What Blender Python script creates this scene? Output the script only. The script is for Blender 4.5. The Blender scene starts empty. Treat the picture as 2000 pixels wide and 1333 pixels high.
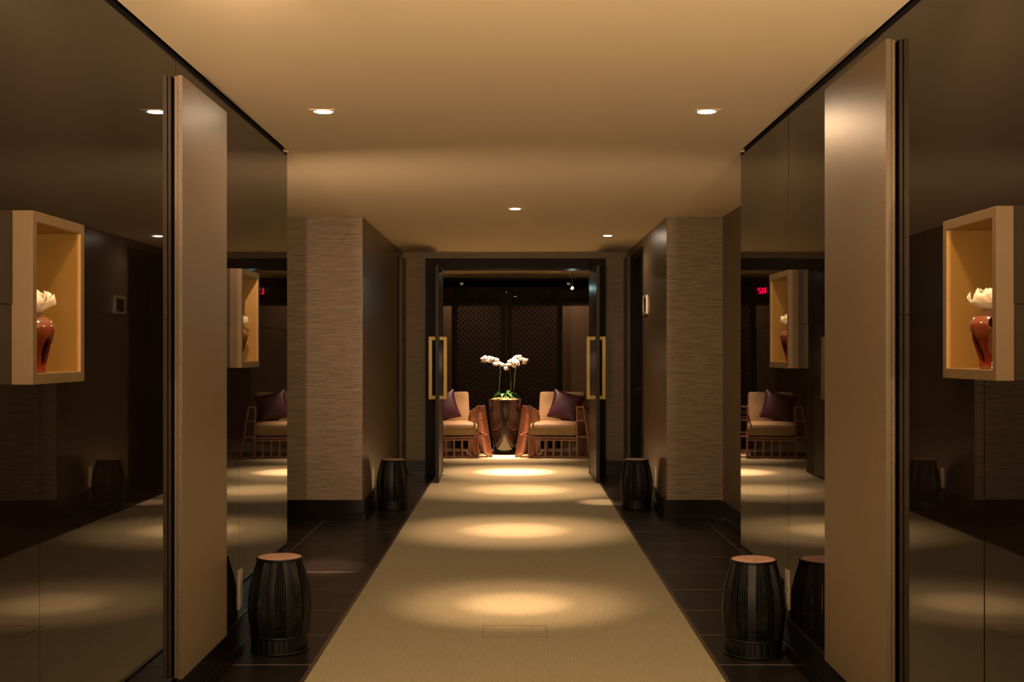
import bpy, bmesh, math, random
from mathutils import Vector, Matrix, Euler
random.seed(7)
PI = math.pi
scene = bpy.context.scene
COL = scene.collection
def R(a): return math.radians(a)

# ------------------------------------------------------------------ camera
cam_d = bpy.data.cameras.new('camera'); cam = bpy.data.objects.new('camera', cam_d); COL.objects.link(cam)
cam.location = (0, 0, 1.43); cam.rotation_euler = (R(90), 0, 0)
cam_d.sensor_width = 36; cam_d.lens = 2450*36/2000
cam_d.shift_x = -0.003; cam_d.shift_y = 0.00975
cam_d.clip_start = 0.05; cam_d.clip_end = 100
scene.camera = cam

# ------------------------------------------------------------------ world, exposure
w = bpy.data.worlds.new('world'); scene.world = w; w.use_nodes = True
w.node_tree.nodes['Background'].inputs[0].default_value = (1.0, 0.68, 0.38, 1)
w.node_tree.nodes['Background'].inputs[1].default_value = 0.02
scene.view_settings.view_transform = 'Standard'
scene.view_settings.look = 'None'
scene.view_settings.exposure = 2.8
scene.view_settings.gamma = 1
scene.view_settings.use_curve_mapping = False
WARM = (1.0, 0.64, 0.36)
BEAM = (1.0, 0.62, 0.42)

H = 2.565                       # ceiling height
XL, XR = -1.303, 1.290          # faces of the glass walls
Y0 = -5.0                       # corridor start behind the camera
YG = 7.16                       # end of the glass walls
YP = 10.61                      # front of the piers
YB = 14.41                      # wall with the double door
YC = 19.45                      # end of the lobby ceiling
YE = 20.6                       # far lobby wall

# lamps: x, y, aim (x,y,z) of the narrow beam, narrow W, cone deg, wide W
LIGHTS = [
 # visible recessed downlights
 ('left flank',   -0.907, 5.94, (0.0, 7.05, 0), 70, 15, 3),
 ('right flank',   0.907, 5.94, (0.0, 7.05, 0), 70, 15, 7),
 ('centre',        0.0,  10.0,  (0.0, 9.95, 0), 130, 24, 2),
 ('right far',     0.91, 12.33, (0.05, 12.85, 0), 170, 26, 2),
 # lobby, hidden behind the door head
 ('lobby front',   0.0,  15.1,  (0.0, 14.75, 0), 620, 25, 3),
 ('lobby pot',    -0.15, 17.0,  (-0.15, 16.95, 0), 560, 28, 4),
 # out of view; behind and rear pairs added as fill from behind the camera
 ('near left',    -0.80, 3.4,  (-1.75, 10.6, 1.4), 45, 26, 9),
 ('near right',    0.907, 3.4,  (0.6, 3.6, 0), 8, 40, 9),
 ('behind left',  -0.7,  0.9,  (-0.6, 0.9, 0), 12, 50, 8),
 ('behind right',  0.7,  0.9,  (0.6, 0.9, 0), 12, 50, 8),
 ('rear left',    -0.7, -2.0,  (-0.6, -2.0, 0), 20, 50, 12),
 ('rear right',    0.7, -2.0,  (0.6, -2.0, 0), 20, 50, 12),
]
# added unseen uplighters, fill light for the ceiling: x, y, watts each
FILL_UPLIGHTS = [(-1.16, .2, 135), (1.15, .2, 135), (-1.16, -3.0, 50), (1.15, -3.0, 50), (-1.75, 7.28, 8), (1.55, 7.28, 2.5)]
def spot(name, loc, aim, watts, cone, blend, size, color, parent):
    l = bpy.data.lights.new(name, 'SPOT'); l.energy = watts; l.color = color
    l.spot_size = R(cone); l.spot_blend = blend; l.shadow_soft_size = size
    o = bpy.data.objects.new(name, l); COL.objects.link(o)
    o.parent = parent
    base = parent.location if parent else Vector((0, 0, 0))
    o.location = Vector(loc) - base
    o.rotation_euler = (Vector(aim) - Vector(loc)).to_track_quat('-Z', 'Y').to_euler()
    return o

# ------------------------------------------------------------------ materials
def new_mat(name):
    m = bpy.data.materials.new(name); m.use_nodes = True
    return m, m.node_tree.nodes, m.node_tree.links, m.node_tree.nodes['Principled BSDF']
def simple(name, col, rough=0.5, metal=0.0, ior=1.5, spec=0.5, coat=0.0, emis=None, estr=0.0, var=0.06, vscale=6.0, bump=0.0, bscale=200.0):
    m, N, L, P = new_mat(name)
    P.inputs['Roughness'].default_value = rough
    P.inputs['Metallic'].default_value = metal
    P.inputs['IOR'].default_value = ior
    P.inputs['Specular IOR Level'].default_value = spec
    P.inputs['Coat Weight'].default_value = coat
    P.inputs['Coat Roughness'].default_value = 0.05
    if emis:
        P.inputs['Emission Color'].default_value = (*emis, 1); P.inputs['Emission Strength'].default_value = estr
    tc = N.new('ShaderNodeTexCoord'); nz = N.new('ShaderNodeTexNoise'); nz.inputs['Scale'].default_value = vscale; nz.inputs['Detail'].default_value = 4
    L.new(tc.outputs['Object'], nz.inputs['Vector'])
    cr = N.new('ShaderNodeValToRGB')
    cr.color_ramp.elements[0].position = 0.3; cr.color_ramp.elements[1].position = 0.7
    cr.color_ramp.elements[0].color = (*[c*(1-var) for c in col], 1); cr.color_ramp.elements[1].color = (*[min(1, c*(1+var)) for c in col], 1)
    L.new(nz.outputs['Fac'], cr.inputs['Fac']); L.new(cr.outputs['Color'], P.inputs['Base Color'])
    if bump:
        n2 = N.new('ShaderNodeTexNoise'); n2.inputs['Scale'].default_value = bscale
        L.new(tc.outputs['Object'], n2.inputs['Vector'])
        b = N.new('ShaderNodeBump'); b.inputs['Strength'].default_value = bump; b.inputs['Distance'].default_value = 0.002
        L.new(n2.outputs['Fac'], b.inputs['Height']); L.new(b.outputs['Normal'], P.inputs['Normal'])
    return m
def weave(name, c1, c2, stretch, scale, rough=0.6, metal=0.0, spec=0.5, bump=0.3, sheen=0.0, fine=None, aniso=0.0):
    """threads: noise squeezed along one axis, mixed between two thread colours"""
    m, N, L, P = new_mat(name)
    tc = N.new('ShaderNodeTexCoord'); mp = N.new('ShaderNodeMapping'); mp.inputs['Scale'].default_value = stretch
    L.new(tc.outputs['Object'], mp.inputs['Vector'])
    nz = N.new('ShaderNodeTexNoise'); nz.inputs['Scale'].default_value = scale; nz.inputs['Detail'].default_value = 5; nz.inputs['Roughness'].default_value = 0.65
    L.new(mp.outputs['Vector'], nz.inputs['Vector'])
    cr = N.new('ShaderNodeValToRGB'); cr.color_ramp.elements[0].position = 0.32; cr.color_ramp.elements[1].position = 0.68
    cr.color_ramp.elements[0].color = (*c1, 1); cr.color_ramp.elements[1].color = (*c2, 1)
    L.new(nz.outputs['Fac'], cr.inputs['Fac'])
    out = cr.outputs['Color']; hgt = nz.outputs['Fac']
    if fine:
        mp2 = N.new('ShaderNodeMapping'); mp2.inputs['Scale'].default_value = fine[0]; L.new(tc.outputs['Object'], mp2.inputs['Vector'])
        n2 = N.new('ShaderNodeTexNoise'); n2.inputs['Scale'].default_value = fine[1]; n2.inputs['Detail'].default_value = 2
        L.new(mp2.outputs['Vector'], n2.inputs['Vector'])
        mx = N.new('ShaderNodeMix'); mx.data_type = 'RGBA'; mx.blend_type = 'MULTIPLY'; mx.inputs['Factor'].default_value = fine[2]
        c3 = N.new('ShaderNodeValToRGB'); c3.color_ramp.elements[0].position = 0.35; c3.color_ramp.elements[1].position = 0.65
        c3.color_ramp.elements[0].color = (0.45, 0.45, 0.45, 1)
        L.new(n2.outputs['Fac'], c3.inputs['Fac'])
        L.new(out, mx.inputs['A']); L.new(c3.outputs['Color'], mx.inputs['B']); out = mx.outputs['Result']
    L.new(out, P.inputs['Base Color'])
    P.inputs['Roughness'].default_value = rough; P.inputs['Metallic'].default_value = metal
    P.inputs['Specular IOR Level'].default_value = spec; P.inputs['Sheen Weight'].default_value = sheen
    P.inputs['Anisotropic'].default_value = aniso
    b = N.new('ShaderNodeBump'); b.inputs['Strength'].default_value = bump; b.inputs['Distance'].default_value = 0.002
    L.new(hgt, b.inputs['Height']); L.new(b.outputs['Normal'], P.inputs['Normal'])
    return m
M = {}
M['ceiling'] = simple('ceiling_paint', (0.76, 0.66, 0.49), 0.9, var=0.01, vscale=0.7, spec=0.2)
M['dark_void'] = simple('dark_recess', (0.012, 0.009, 0.007), 0.8)
M['glass'] = simple('black_glass', (0.006, 0.004, 0.003), 0.015, ior=1.40, var=0.0)
M['base'] = simple('black_lacquer_base', (0.004, 0.003, 0.0025), 0.25, var=0.2, vscale=14)
M['darkwood'] = weave('dark_wood', (0.005, 0.0032, 0.0024), (0.009, 0.006, 0.004), (12, 12, 0.8), 6, rough=0.45, spec=0.10, bump=0.05)
M['leafwood'] = weave('door_leaf_wood', (0.018, 0.014, 0.011), (0.027, 0.021, 0.016), (14, 14, 0.7), 6, rough=0.38, spec=0.14, bump=0.05)
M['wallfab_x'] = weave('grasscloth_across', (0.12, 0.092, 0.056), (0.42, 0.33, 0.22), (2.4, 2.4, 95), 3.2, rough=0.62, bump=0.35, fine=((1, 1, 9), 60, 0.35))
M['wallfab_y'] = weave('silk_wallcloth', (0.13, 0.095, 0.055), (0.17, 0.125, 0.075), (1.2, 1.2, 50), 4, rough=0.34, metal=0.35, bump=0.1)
M['wallback'] = weave('grasscloth_door_wall', (0.13, 0.10, 0.052), (0.25, 0.195, 0.11), (2.0, 2.0, 60), 3.2, rough=0.62, bump=0.35)
M['panel'] = weave('brushed_panel_cloth', (0.16, 0.117, 0.066), (0.215, 0.16, 0.094), (3, 2.0, 55), 6, rough=0.42, metal=0.35, bump=0.15, fine=((1, 1, 6), 90, 0.12))
M['panel_edge'] = weave('panel_edge_cloth', (0.05, 0.038, 0.022), (0.14, 0.106, 0.060), (14, 14, 90), 9, rough=0.6, metal=0.1, bump=0.4)
M['carpet'] = weave('woven_carpet', (0.25, 0.215, 0.105), (0.345, 0.30, 0.150), (60, 2.2, 1), 3.0, rough=0.85, bump=0.25, sheen=0.15, fine=((40, 5, 1), 9, 0.4))
M['gold'] = simple('gold_lacquer', (0.075, 0.046, 0.012), 0.55, metal=0.1, var=0.05, vscale=9)
M['goldin'] = simple('gold_niche_lining', (0.27, 0.155, 0.036), 0.36, metal=0.25, var=0.05, vscale=9)
M['brass'] = simple('satin_brass', (0.26, 0.195, 0.06), 0.42, metal=0.7, var=0.05)
M['trimw'] = simple('downlight_trim', (0.70, 0.58, 0.40), 0.6, var=0.02)
M['lamp'] = simple('lamp_face', (1, 1, 1), 0.5, emis=(1.0, 0.86, 0.66), estr=22.0, var=0.0)
M['coollamp'] = simple('cool_lamp_face', (1, 1, 1), 0.5, emis=(0.6, 1.0, 0.95), estr=14.0, var=0.0)
M['blackmetal'] = simple('black_metal', (0.02, 0.018, 0.016), 0.45)
M['lacquer'] = simple('black_rattan', (0.003, 0.0027, 0.0025), 0.42, spec=0.35, var=0.25, vscale=40, bump=0.15, bscale=300)
M['copper'] = weave('copper_seat_leather', (0.36, 0.19, 0.125), (0.50, 0.29, 0.20), (5, 5, 5), 7, rough=0.55, bump=0.2)
M['plate'] = simple('brushed_steel_plate', (0.66, 0.60, 0.50), 0.3, metal=0.7)
M['screen'] = simple('black_screen', (0.006, 0.006, 0.006), 0.15)
M['vase'] = None
M['petal'] = simple('cream_petal', (0.70, 0.62, 0.46), 0.55, var=0.05, vscale=30)
M['orchid'] = simple('white_orchid_petal', (0.62, 0.58, 0.55), 0.5, var=0.06, vscale=40)
M['lip'] = simple('orchid_lip', (0.60, 0.42, 0.10), 0.5)
M['stem'] = simple('orchid_stem', (0.10, 0.16, 0.03), 0.5, var=0.3, vscale=30)
M['leaf'] = simple('orchid_leaf', (0.02, 0.10, 0.012), 0.35, var=0.3, vscale=20)
M['moss'] = simple('dried_moss', (0.13, 0.095, 0.03), 0.9, var=0.6, vscale=60)
M['pot'] = simple('black_glazed_pot', (0.006, 0.004, 0.004), 0.03, ior=1.6, coat=0.3, var=0.0)
M['rosewood'] = weave('rosewood', (0.25, 0.100, 0.055), (0.34, 0.15, 0.088), (16, 16, 3), 3, rough=0.38, bump=0.05)
M['linen'] = weave('gold_linen', (0.26, 0.165, 0.070), (0.32, 0.21, 0.092), (30, 30, 30), 6, rough=0.62, bump=0.12, sheen=0.2)
M['purple'] = simple('purple_satin', (0.040, 0.005, 0.018), 0.42, var=0.25, vscale=5)
M['farwall'] = simple('brown_wall_panel', (0.34, 0.23, 0.16), 0.6, var=0.05, vscale=2)
M['lattice'] = simple('black_lattice_wood', (0.006, 0.005, 0.0042), 0.7, spec=0.15)
M['led'] = simple('red_led', (0.3, 0, 0.02), 0.5, emis=(1.0, 0.0, 0.05), estr=1.0, var=0.0)
M['strip'] = simple('steel_edge_strip', (0.16, 0.13, 0.10), 0.3, metal=0.7)
def glaze_mat():
    m, N, L, P = new_mat('russet_glaze')
    tc = N.new('ShaderNodeTexCoord'); sx = N.new('ShaderNodeSeparateXYZ'); L.new(tc.outputs['Object'], sx.inputs[0])
    nz = N.new('ShaderNodeTexNoise'); nz.inputs['Scale'].default_value = 28; nz.inputs['Detail'].default_value = 6; L.new(tc.outputs['Object'], nz.inputs['Vector'])
    a = N.new('ShaderNodeMath'); a.operation = 'MULTIPLY_ADD'; a.inputs[1].default_value = .035; L.new(nz.outputs['Fac'], a.inputs[0]); L.new(sx.outputs['Z'], a.inputs[2])
    mr = N.new('ShaderNodeMapRange'); mr.inputs['From Min'].default_value = .015; mr.inputs['From Max'].default_value = .18; L.new(a.outputs[0], mr.inputs['Value'])
    cr = N.new('ShaderNodeValToRGB'); e = cr.color_ramp.elements
    e[0].position = 0; e[0].color = (.15, .065, .036, 1); e[1].position = 1; e[1].color = (.19, .09, .05, 1)
    for p, c_ in ((.10, (.12, .018, .006)), (.50, (.065, .009, .003)), (.60, (.075, .022, .007)), (.72, (.11, .024, .008)), (.86, (.16, .046, .022))):
        k = e.new(p); k.color = (*c_, 1)
    L.new(mr.outputs['Result'], cr.inputs['Fac']); L.new(cr.outputs['Color'], P.inputs['Base Color'])
    P.inputs['Roughness'].default_value = .12; P.inputs['Coat Weight'].default_value = .5; P.inputs['Coat Roughness'].default_value = .04
    return m
M['vase'] = glaze_mat()
# stone tiles: real grout grid in the material
def tile_mat():
    m, N, L, P = new_mat('black_stone_tile')
    tc = N.new('ShaderNodeTexCoord'); sx = N.new('ShaderNodeSeparateXYZ'); L.new(tc.outputs['Object'], sx.inputs[0])
    def line(sock, period, offset, width):
        a = N.new('ShaderNodeMath'); a.operation = 'ADD'; a.inputs[1].default_value = offset; L.new(sock, a.inputs[0])
        b = N.new('ShaderNodeMath'); b.operation = 'PINGPONG'; b.inputs[1].default_value = period/2; L.new(a.outputs[0], b.inputs[0])
        c = N.new('ShaderNodeMath'); c.operation = 'LESS_THAN'; c.inputs[1].default_value = width/2; L.new(b.outputs[0], c.inputs[0])
        return c.outputs[0]
    ly = line(sx.outputs['Y'], 0.6, -8.11 + 60, 0.005)
    ax = N.new('ShaderNodeMath'); ax.operation = 'ABSOLUTE'; L.new(sx.outputs['X'], ax.inputs[0])
    lx = line(ax.outputs[0], 0.7, -1.607 + 70, 0.005)
    mxx = N.new('ShaderNodeMath'); mxx.operation = 'MAXIMUM'; L.new(ly, mxx.inputs[0]); L.new(lx, mxx.inputs[1])
    nz = N.new('ShaderNodeTexNoise'); nz.inputs['Scale'].default_value = 5; nz.inputs['Detail'].default_value = 6
    L.new(tc.outputs['Object'], nz.inputs['Vector'])
    cr = N.new('ShaderNodeValToRGB'); cr.color_ramp.elements[0].color = (0.007, 0.0055, 0.0045, 1); cr.color_ramp.elements[1].color = (0.013, 0.010, 0.008, 1)
    L.new(nz.outputs['Fac'], cr.inputs['Fac'])
    mx = N.new('ShaderNodeMix'); mx.data_type = 'RGBA'; L.new(mxx.outputs[0], mx.inputs['Factor']); L.new(cr.outputs['Color'], mx.inputs['A'])
    mx.inputs['B'].default_value = (0.34, 0.27, 0.20, 1); L.new(mx.outputs['Result'], P.inputs['Base Color'])
    rr = N.new('ShaderNodeMapRange'); rr.inputs['To Min'].default_value = 0.26; rr.inputs['To Max'].default_value = 0.40
    L.new(nz.outputs['Fac'], rr.inputs['Value']); L.new(rr.outputs['Result'], P.inputs['Roughness']); P.inputs['Specular IOR Level'].default_value = 0.35
    return m
M['tile'] = tile_mat()

# ------------------------------------------------------------------ mesh helpers
class MB:
    def __init__(s): s.v = []; s.f = []; s.m = []
    def add(s, vs, fs, mi=0):
        o = len(s.v); s.v += [tuple(v) for v in vs]; s.f += [tuple(i+o for i in f) for f in fs]; s.m += [mi]*len(fs); return s
    def box(s, x0, x1, y0, y1, z0, z1, mi=0):
        vs = [(x, y, z) for z in (z0, z1) for y in (y0, y1) for x in (x0, x1)]
        return s.add(vs, [(0,2,3,1),(4,5,7,6),(0,1,5,4),(2,6,7,3),(0,4,6,2),(1,3,7,5)], mi)
    def bar(s, a, b, w, t, up=(0, 0, 1), mi=0):
        """rectangular bar a->b, width w across, thickness t"""
        a = Vector(a); b = Vector(b); d = (b-a).normalized(); u = Vector(up)
        if abs(d.dot(u)) > 0.95: u = Vector((0, 1, 0)) if abs(d.y) < 0.9 else Vector((1, 0, 0))
        x = d.cross(u).normalized(); y = x.cross(d).normalized()
        vs = [p + x*(sx*w/2) + y*(sy*t/2) for p in (a, b) for sy in (-1, 1) for sx in (-1, 1)]
        return s.add(vs, [(0,1,3,2),(4,6,7,5),(0,4,5,1),(2,3,7,6),(0,2,6,4),(1,5,7,3)], mi)
    def tube(s, pts, r, n=8, closed=False, cap=True, mi=0):
        pts = [Vector(p) for p in pts]; k = len(pts)
        rs = r if isinstance(r, (list, tuple)) else [r]*k
        base = len(s.v); prev = None
        for i, p in enumerate(pts):
            a = pts[(i-1) % k] if (closed or i > 0) else p; b = pts[(i+1) % k] if (closed or i < k-1) else p
            d = (b-a).normalized()
            if prev is None:
                u = Vector((0, 0, 1)) if abs(d.z) < 0.9 else Vector((1, 0, 0))
                x = d.cross(u).normalized()
            else: x = (prev - d*prev.dot(d)).normalized()
            prev = x; y = d.cross(x)
            for j in range(n):
                t = 2*PI*j/n; s.v.append(tuple(p + x*(rs[i]*math.cos(t)) + y*(rs[i]*math.sin(t))))
        m = k if closed else k-1
        for i in range(m):
            for j in range(n):
                a = base+i*n+j; b = base+i*n+(j+1) % n; c = base+((i+1) % k)*n+(j+1) % n; d = base+((i+1) % k)*n+j
                s.f.append((a, b, c, d)); s.m.append(mi)
        if cap and not closed:
            s.f.append(tuple(base+j for j in reversed(range(n)))); s.m.append(mi)
            s.f.append(tuple(base+(k-1)*n+j for j in range(n))); s.m.append(mi)
        return s
    def ring(s, R_, z, r, n=40, m=8, cx=0, cy=0):
        return s.tube([(cx+R_*math.cos(2*PI*i/n), cy+R_*math.sin(2*PI*i/n), z) for i in range(n)], r, m, closed=True)
    def lathe(s, prof, n=48, cx=0, cy=0, closed=False, mi=0, rmod=None):
        base = len(s.v); k = len(prof)
        for (r, z) in prof:
            for j in range(n):
                t = 2*PI*j/n; rr = r*(rmod(t) if rmod else 1)
                s.v.append((cx+rr*math.cos(t), cy+rr*math.sin(t), z))
        for i in range(k if closed else k-1):
            for j in range(n):
                a = base+i*n+j; b = base+i*n+(j+1) % n; i2 = (i+1) % k
                s.f.append((a, b, base+i2*n+(j+1) % n, base+i2*n+j)); s.m.append(mi)
        return s
    def disc(s, r, z, n=48, cx=0, cy=0, up=True, mi=0):
        vs = [(cx+r*math.cos(2*PI*j/n), cy+r*math.sin(2*PI*j/n), z) for j in range(n)]
        f = tuple(range(n)) if up else tuple(reversed(range(n)))
        return s.add(vs, [f], mi)
    def build(s, name, mats, parent=None, smooth=None, bevel=0, subsurf=0):
        me = bpy.data.meshes.new(name); me.from_pydata(s.v, [], s.f); me.validate()
        if not isinstance(mats, (list, tuple)): mats = [mats]
        for m in mats: me.materials.append(m)
        if len(mats) > 1 and len(s.m) == len(me.polygons): me.polygons.foreach_set('material_index', s.m)
        bm = bmesh.new(); bm.from_mesh(me); bmesh.ops.recalc_face_normals(bm, faces=bm.faces); bm.to_mesh(me); bm.free()
        if smooth is not None:
            me.polygons.foreach_set('use_smooth', [True]*len(me.polygons))
            if smooth < 180: me.set_sharp_from_angle(angle=R(smooth))
        o = bpy.data.objects.new(name, me); COL.objects.link(o)
        if parent is not None: o.parent = parent
        if bevel:
            b = o.modifiers.new('bevel', 'BEVEL'); b.width = bevel; b.segments = 2; b.limit_method = 'ANGLE'
        if subsurf:
            b = o.modifiers.new('subsurf', 'SUBSURF'); b.levels = subsurf; b.render_levels = subsurf
        return o
def empty(name, loc=(0, 0, 0), rz=0):
    o = bpy.data.objects.new(name, None); COL.objects.link(o); o.empty_display_size = 0.1
    o.location = loc; o.rotation_euler = (0, 0, rz); return o
def tag(o, label, cat, group=None, kind=None):
    o['label'] = label; o['category'] = cat
    if group: o['group'] = group
    if kind: o['kind'] = kind
    return o
def struct(o): o['kind'] = 'structure'; return o
def kids(o): return [c for c in list(COL.objects) if c.parent == o]
def copy_tree(o, parent=None, table=None):
    if table is None:
        table = {}
        for c in COL.objects: table.setdefault(c.parent.name if c.parent else None, []).append(c)
    c = o.copy(); COL.objects.link(c); c.parent = parent
    for ch in table.get(o.name, []): copy_tree(ch, c, table)
    return c

# ------------------------------------------------------------------ floor
f = MB().box(-4.5, 4.5, Y0, YB+0.02, -0.05, 0).build('floor', M['tile']); struct(f)
runner = MB()
runner.box(-0.905, 0.905, Y0, YB-0.04, 0.0, 0.008)
runner.box(-0.86, 0.86, YB-0.04, 14.76, 0.0, 0.008)
runner.box(-4.0, 4.0, 14.76, YE, -0.02, 0.008)
car = runner.build('carpet', M['carpet'])
tag(car, 'beige woven carpet running down the corridor and filling the lobby floor', 'carpet')
for s in (-1, 1):
    MB().box(min(s*0.905, s*0.925), max(s*0.905, s*0.925), Y0, YB-0.04, 0, 0.010).build('edge_strip', M['strip'], car)
hp = MB()
for a, b, c, d in ((-.162, .160, 6.232, 6.236), (-.162, .160, 6.488, 6.492)):
    hp.box(a, b, c, d, 0.0075, 0.0095)
for a, b in ((-.164, -.160), (.158, .162)): hp.box(a, b, 6.232, 6.492, 0.0075, 0.0095)
hp.build('hatch_outline', simple('carpet_seam', (0.20, 0.155, 0.07), 0.9), car)

# ------------------------------------------------------------------ ceiling
c = MB()
c.box(-1.286, 1.277, Y0, YG-0.02, H, H+0.03)
c.box(-4.5, 4.5, YG-0.02, YB+0.02, H, H+0.03)
c.box(-4.0, 4.0, YB+0.02, YC, H, H+0.03)
struct(c.build('ceiling', M['ceiling']))
struct(MB().box(-4.5, 4.5, Y0-0.2, YE+0.3, H+0.12, H+0.2).build('trim_9', M['dark_void']))

# ------------------------------------------------------------------ glass side walls with niche openings
NZ = {-1: [(3.25, 3.64, 1.342, 1.795), (5.735, 6.13, 1.352, 1.808)],
       1: [(3.245, 3.65, 1.352, 1.806), (5.715, 6.14, 1.350, 1.801)]}
SEAMS = {-1: [Y0, -1.5, 1.0, 3.44, 4.81, 5.45, 5.922, YG], 1: [Y0, -1.5, 1.0, 3.45, 4.27, 5.05, 5.917, YG]}
random.seed(3)
def glass_wall(s, name):
    mb = MB(); X = XL if s < 0 else XR
    ys = SEAMS[s]; zs = [0.17, 1.55, 2.545]
    for i in range(len(ys)-1):
        for k in range(2):
            y0, y1, z0, z1 = ys[i]+.0012, ys[i+1]-.0012, zs[k]+.0012, zs[k+1]-.0012
            if k == 0: z0 = 0.165
            rects = [(y0, y1, z0, z1)]
            for (a, b, cz, d) in NZ[s]:
                a += .012; b -= .012; cz += .012; d -= .012
                out = []
                for (p, q, u, v) in rects:
                    if q <= a or p >= b or v <= cz or u >= d: out.append((p, q, u, v)); continue
                    if p < a: out.append((p, a, u, v))
                    if q > b: out.append((b, q, u, v))
                    p2, q2 = max(p, a), min(q, b)
                    if u < cz: out.append((p2, q2, u, cz))
                    if v > d: out.append((p2, q2, d, v))
                rects = out
            ty = random.uniform(-1, 1)*0.0011; tz = random.uniform(-1, 1)*0.0011
            cy, cz_ = (y0+y1)/2, (z0+z1)/2
            for (p, q, u, v) in rects:
                st = len(mb.v)
                mb.box(min(X, X+s*.012), max(X, X+s*.012), p, q, u, v)
                for n in range(st, len(mb.v)):
                    x, y, z = mb.v[n]; mb.v[n] = (x + (y-cy)*ty + (z-cz_)*tz, y, z)
    o = mb.build(name, M['glass']); struct(o)
    b = MB()   # backing board behind the panes, with the same openings
    xa, xb = sorted((X+s*.016, X+s*.05)); prev = Y0
    for (a, bb, u, v) in NZ[s]:
        b.box(xa, xb, prev, a+.012, 0, H+.1); b.box(xa, xb, a+.012, bb-.012, 0, u+.012); b.box(xa, xb, a+.012, bb-.012, v-.012, H+.1); prev = bb-.012
    b.box(xa, xb, prev, YG, 0, H+.1)
    b.build('backing_board', M['dark_void'], o)
    e = MB(); e.box(*sorted((X, X+s*0.5)), YG-.002, YG+.01, 0, H); e.build('end_panel', M['glass'], o)
    return o
glass_wall(-1, 'wall_left'); glass_wall(1, 'wall_right')
# baseboards: tall board with a lower plinth
def base_run(name, segs):
    mb = MB()
    for (x0, x1, y0, y1, dx, dy) in segs:
        mb.box(min(x0, x0+dx) if dx else x0, max(x1, x1+dx) if dx else x1, min(y0, y0+dy) if dy else y0, max(y1, y1+dy) if dy else y1, 0.055, 0.170)
        dx2, dy2 = dx*1.9, dy*1.9
        mb.box(min(x0, x0+dx2) if dx else x0, max(x1, x1+dx2) if dx else x1, min(y0, y0+dy2) if dy else y0, max(y1, y1+dy2) if dy else y1, 0, 0.055)
    struct(mb.build(name, M['base'], bevel=0.0015))
base_run('baseboard_left', [(XL, XL, Y0, YG+.01, .011, 0)])
base_run('baseboard_right', [(XR, XR, Y0, YG+.01, -.011, 0)])

# ------------------------------------------------------------------ recesses, piers and the door wall
PXL, PXR = -1.2905, 1.282
def box_wall(name, boxes, mats):
    mb = MB()
    for b in boxes: mb.box(*b[:6], mi=b[6] if len(b) > 6 else 0)
    return struct(mb.build(name, mats))
# left pier: front face grasscloth, corridor side silk
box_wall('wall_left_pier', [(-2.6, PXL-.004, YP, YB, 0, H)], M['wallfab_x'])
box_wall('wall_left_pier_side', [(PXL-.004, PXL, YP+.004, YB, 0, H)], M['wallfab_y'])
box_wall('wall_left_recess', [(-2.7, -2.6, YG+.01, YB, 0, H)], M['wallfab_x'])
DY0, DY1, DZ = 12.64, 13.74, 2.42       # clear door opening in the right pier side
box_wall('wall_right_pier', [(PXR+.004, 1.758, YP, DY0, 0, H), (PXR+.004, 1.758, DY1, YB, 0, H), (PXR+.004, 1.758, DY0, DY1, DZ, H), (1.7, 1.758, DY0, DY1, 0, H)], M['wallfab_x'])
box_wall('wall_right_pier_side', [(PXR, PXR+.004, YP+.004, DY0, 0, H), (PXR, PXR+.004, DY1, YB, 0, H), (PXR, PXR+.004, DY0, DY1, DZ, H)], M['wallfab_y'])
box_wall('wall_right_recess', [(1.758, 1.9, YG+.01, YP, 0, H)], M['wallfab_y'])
# corner beads
for i, (x, y) in enumerate(((PXL-.02, YP), (-1.36+.05, YP))):
    pass
base_run('baseboard_left_pier', [(-2.6, PXL, YP, YP, 0, -.016), (PXL, PXL, YP-.016, YB, .016, 0)])
base_run('baseboard_right_pier', [(PXR, 1.742, YP, YP, 0, -.016), (PXR, PXR, YP-.016, DY0-.08, -.016, 0), (1.758, 1.758, YG+.01, YP-.03, -.016, 0)])
# door wall
OX0, OX1, OZ = -0.845, 0.868, 2.375
box_wall('wall_back', [(-4.0, -1.02, YB, 14.72, 0, H), (1.03, 4.0, YB, 14.72, 0, H), (-1.02, 1.03, YB, 14.72, 2.49, H)], M['wallback'])
base_run('baseboard_back', [(PXL, -1.03, YB, YB, 0, -.016), (1.04, PXR, YB, YB, 0, -.016)])
cs = MB()
cs.box(-1.026, OX0, 14.36, 14.75, 0, 2.491); cs.box(OX1, 1.037, 14.36, 14.75, 0, 2.491); cs.box(OX0, OX1, 14.36, 14.75, OZ, 2.491)
struct(cs.build('trim_1', M['darkwood'], bevel=0.003))

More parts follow.
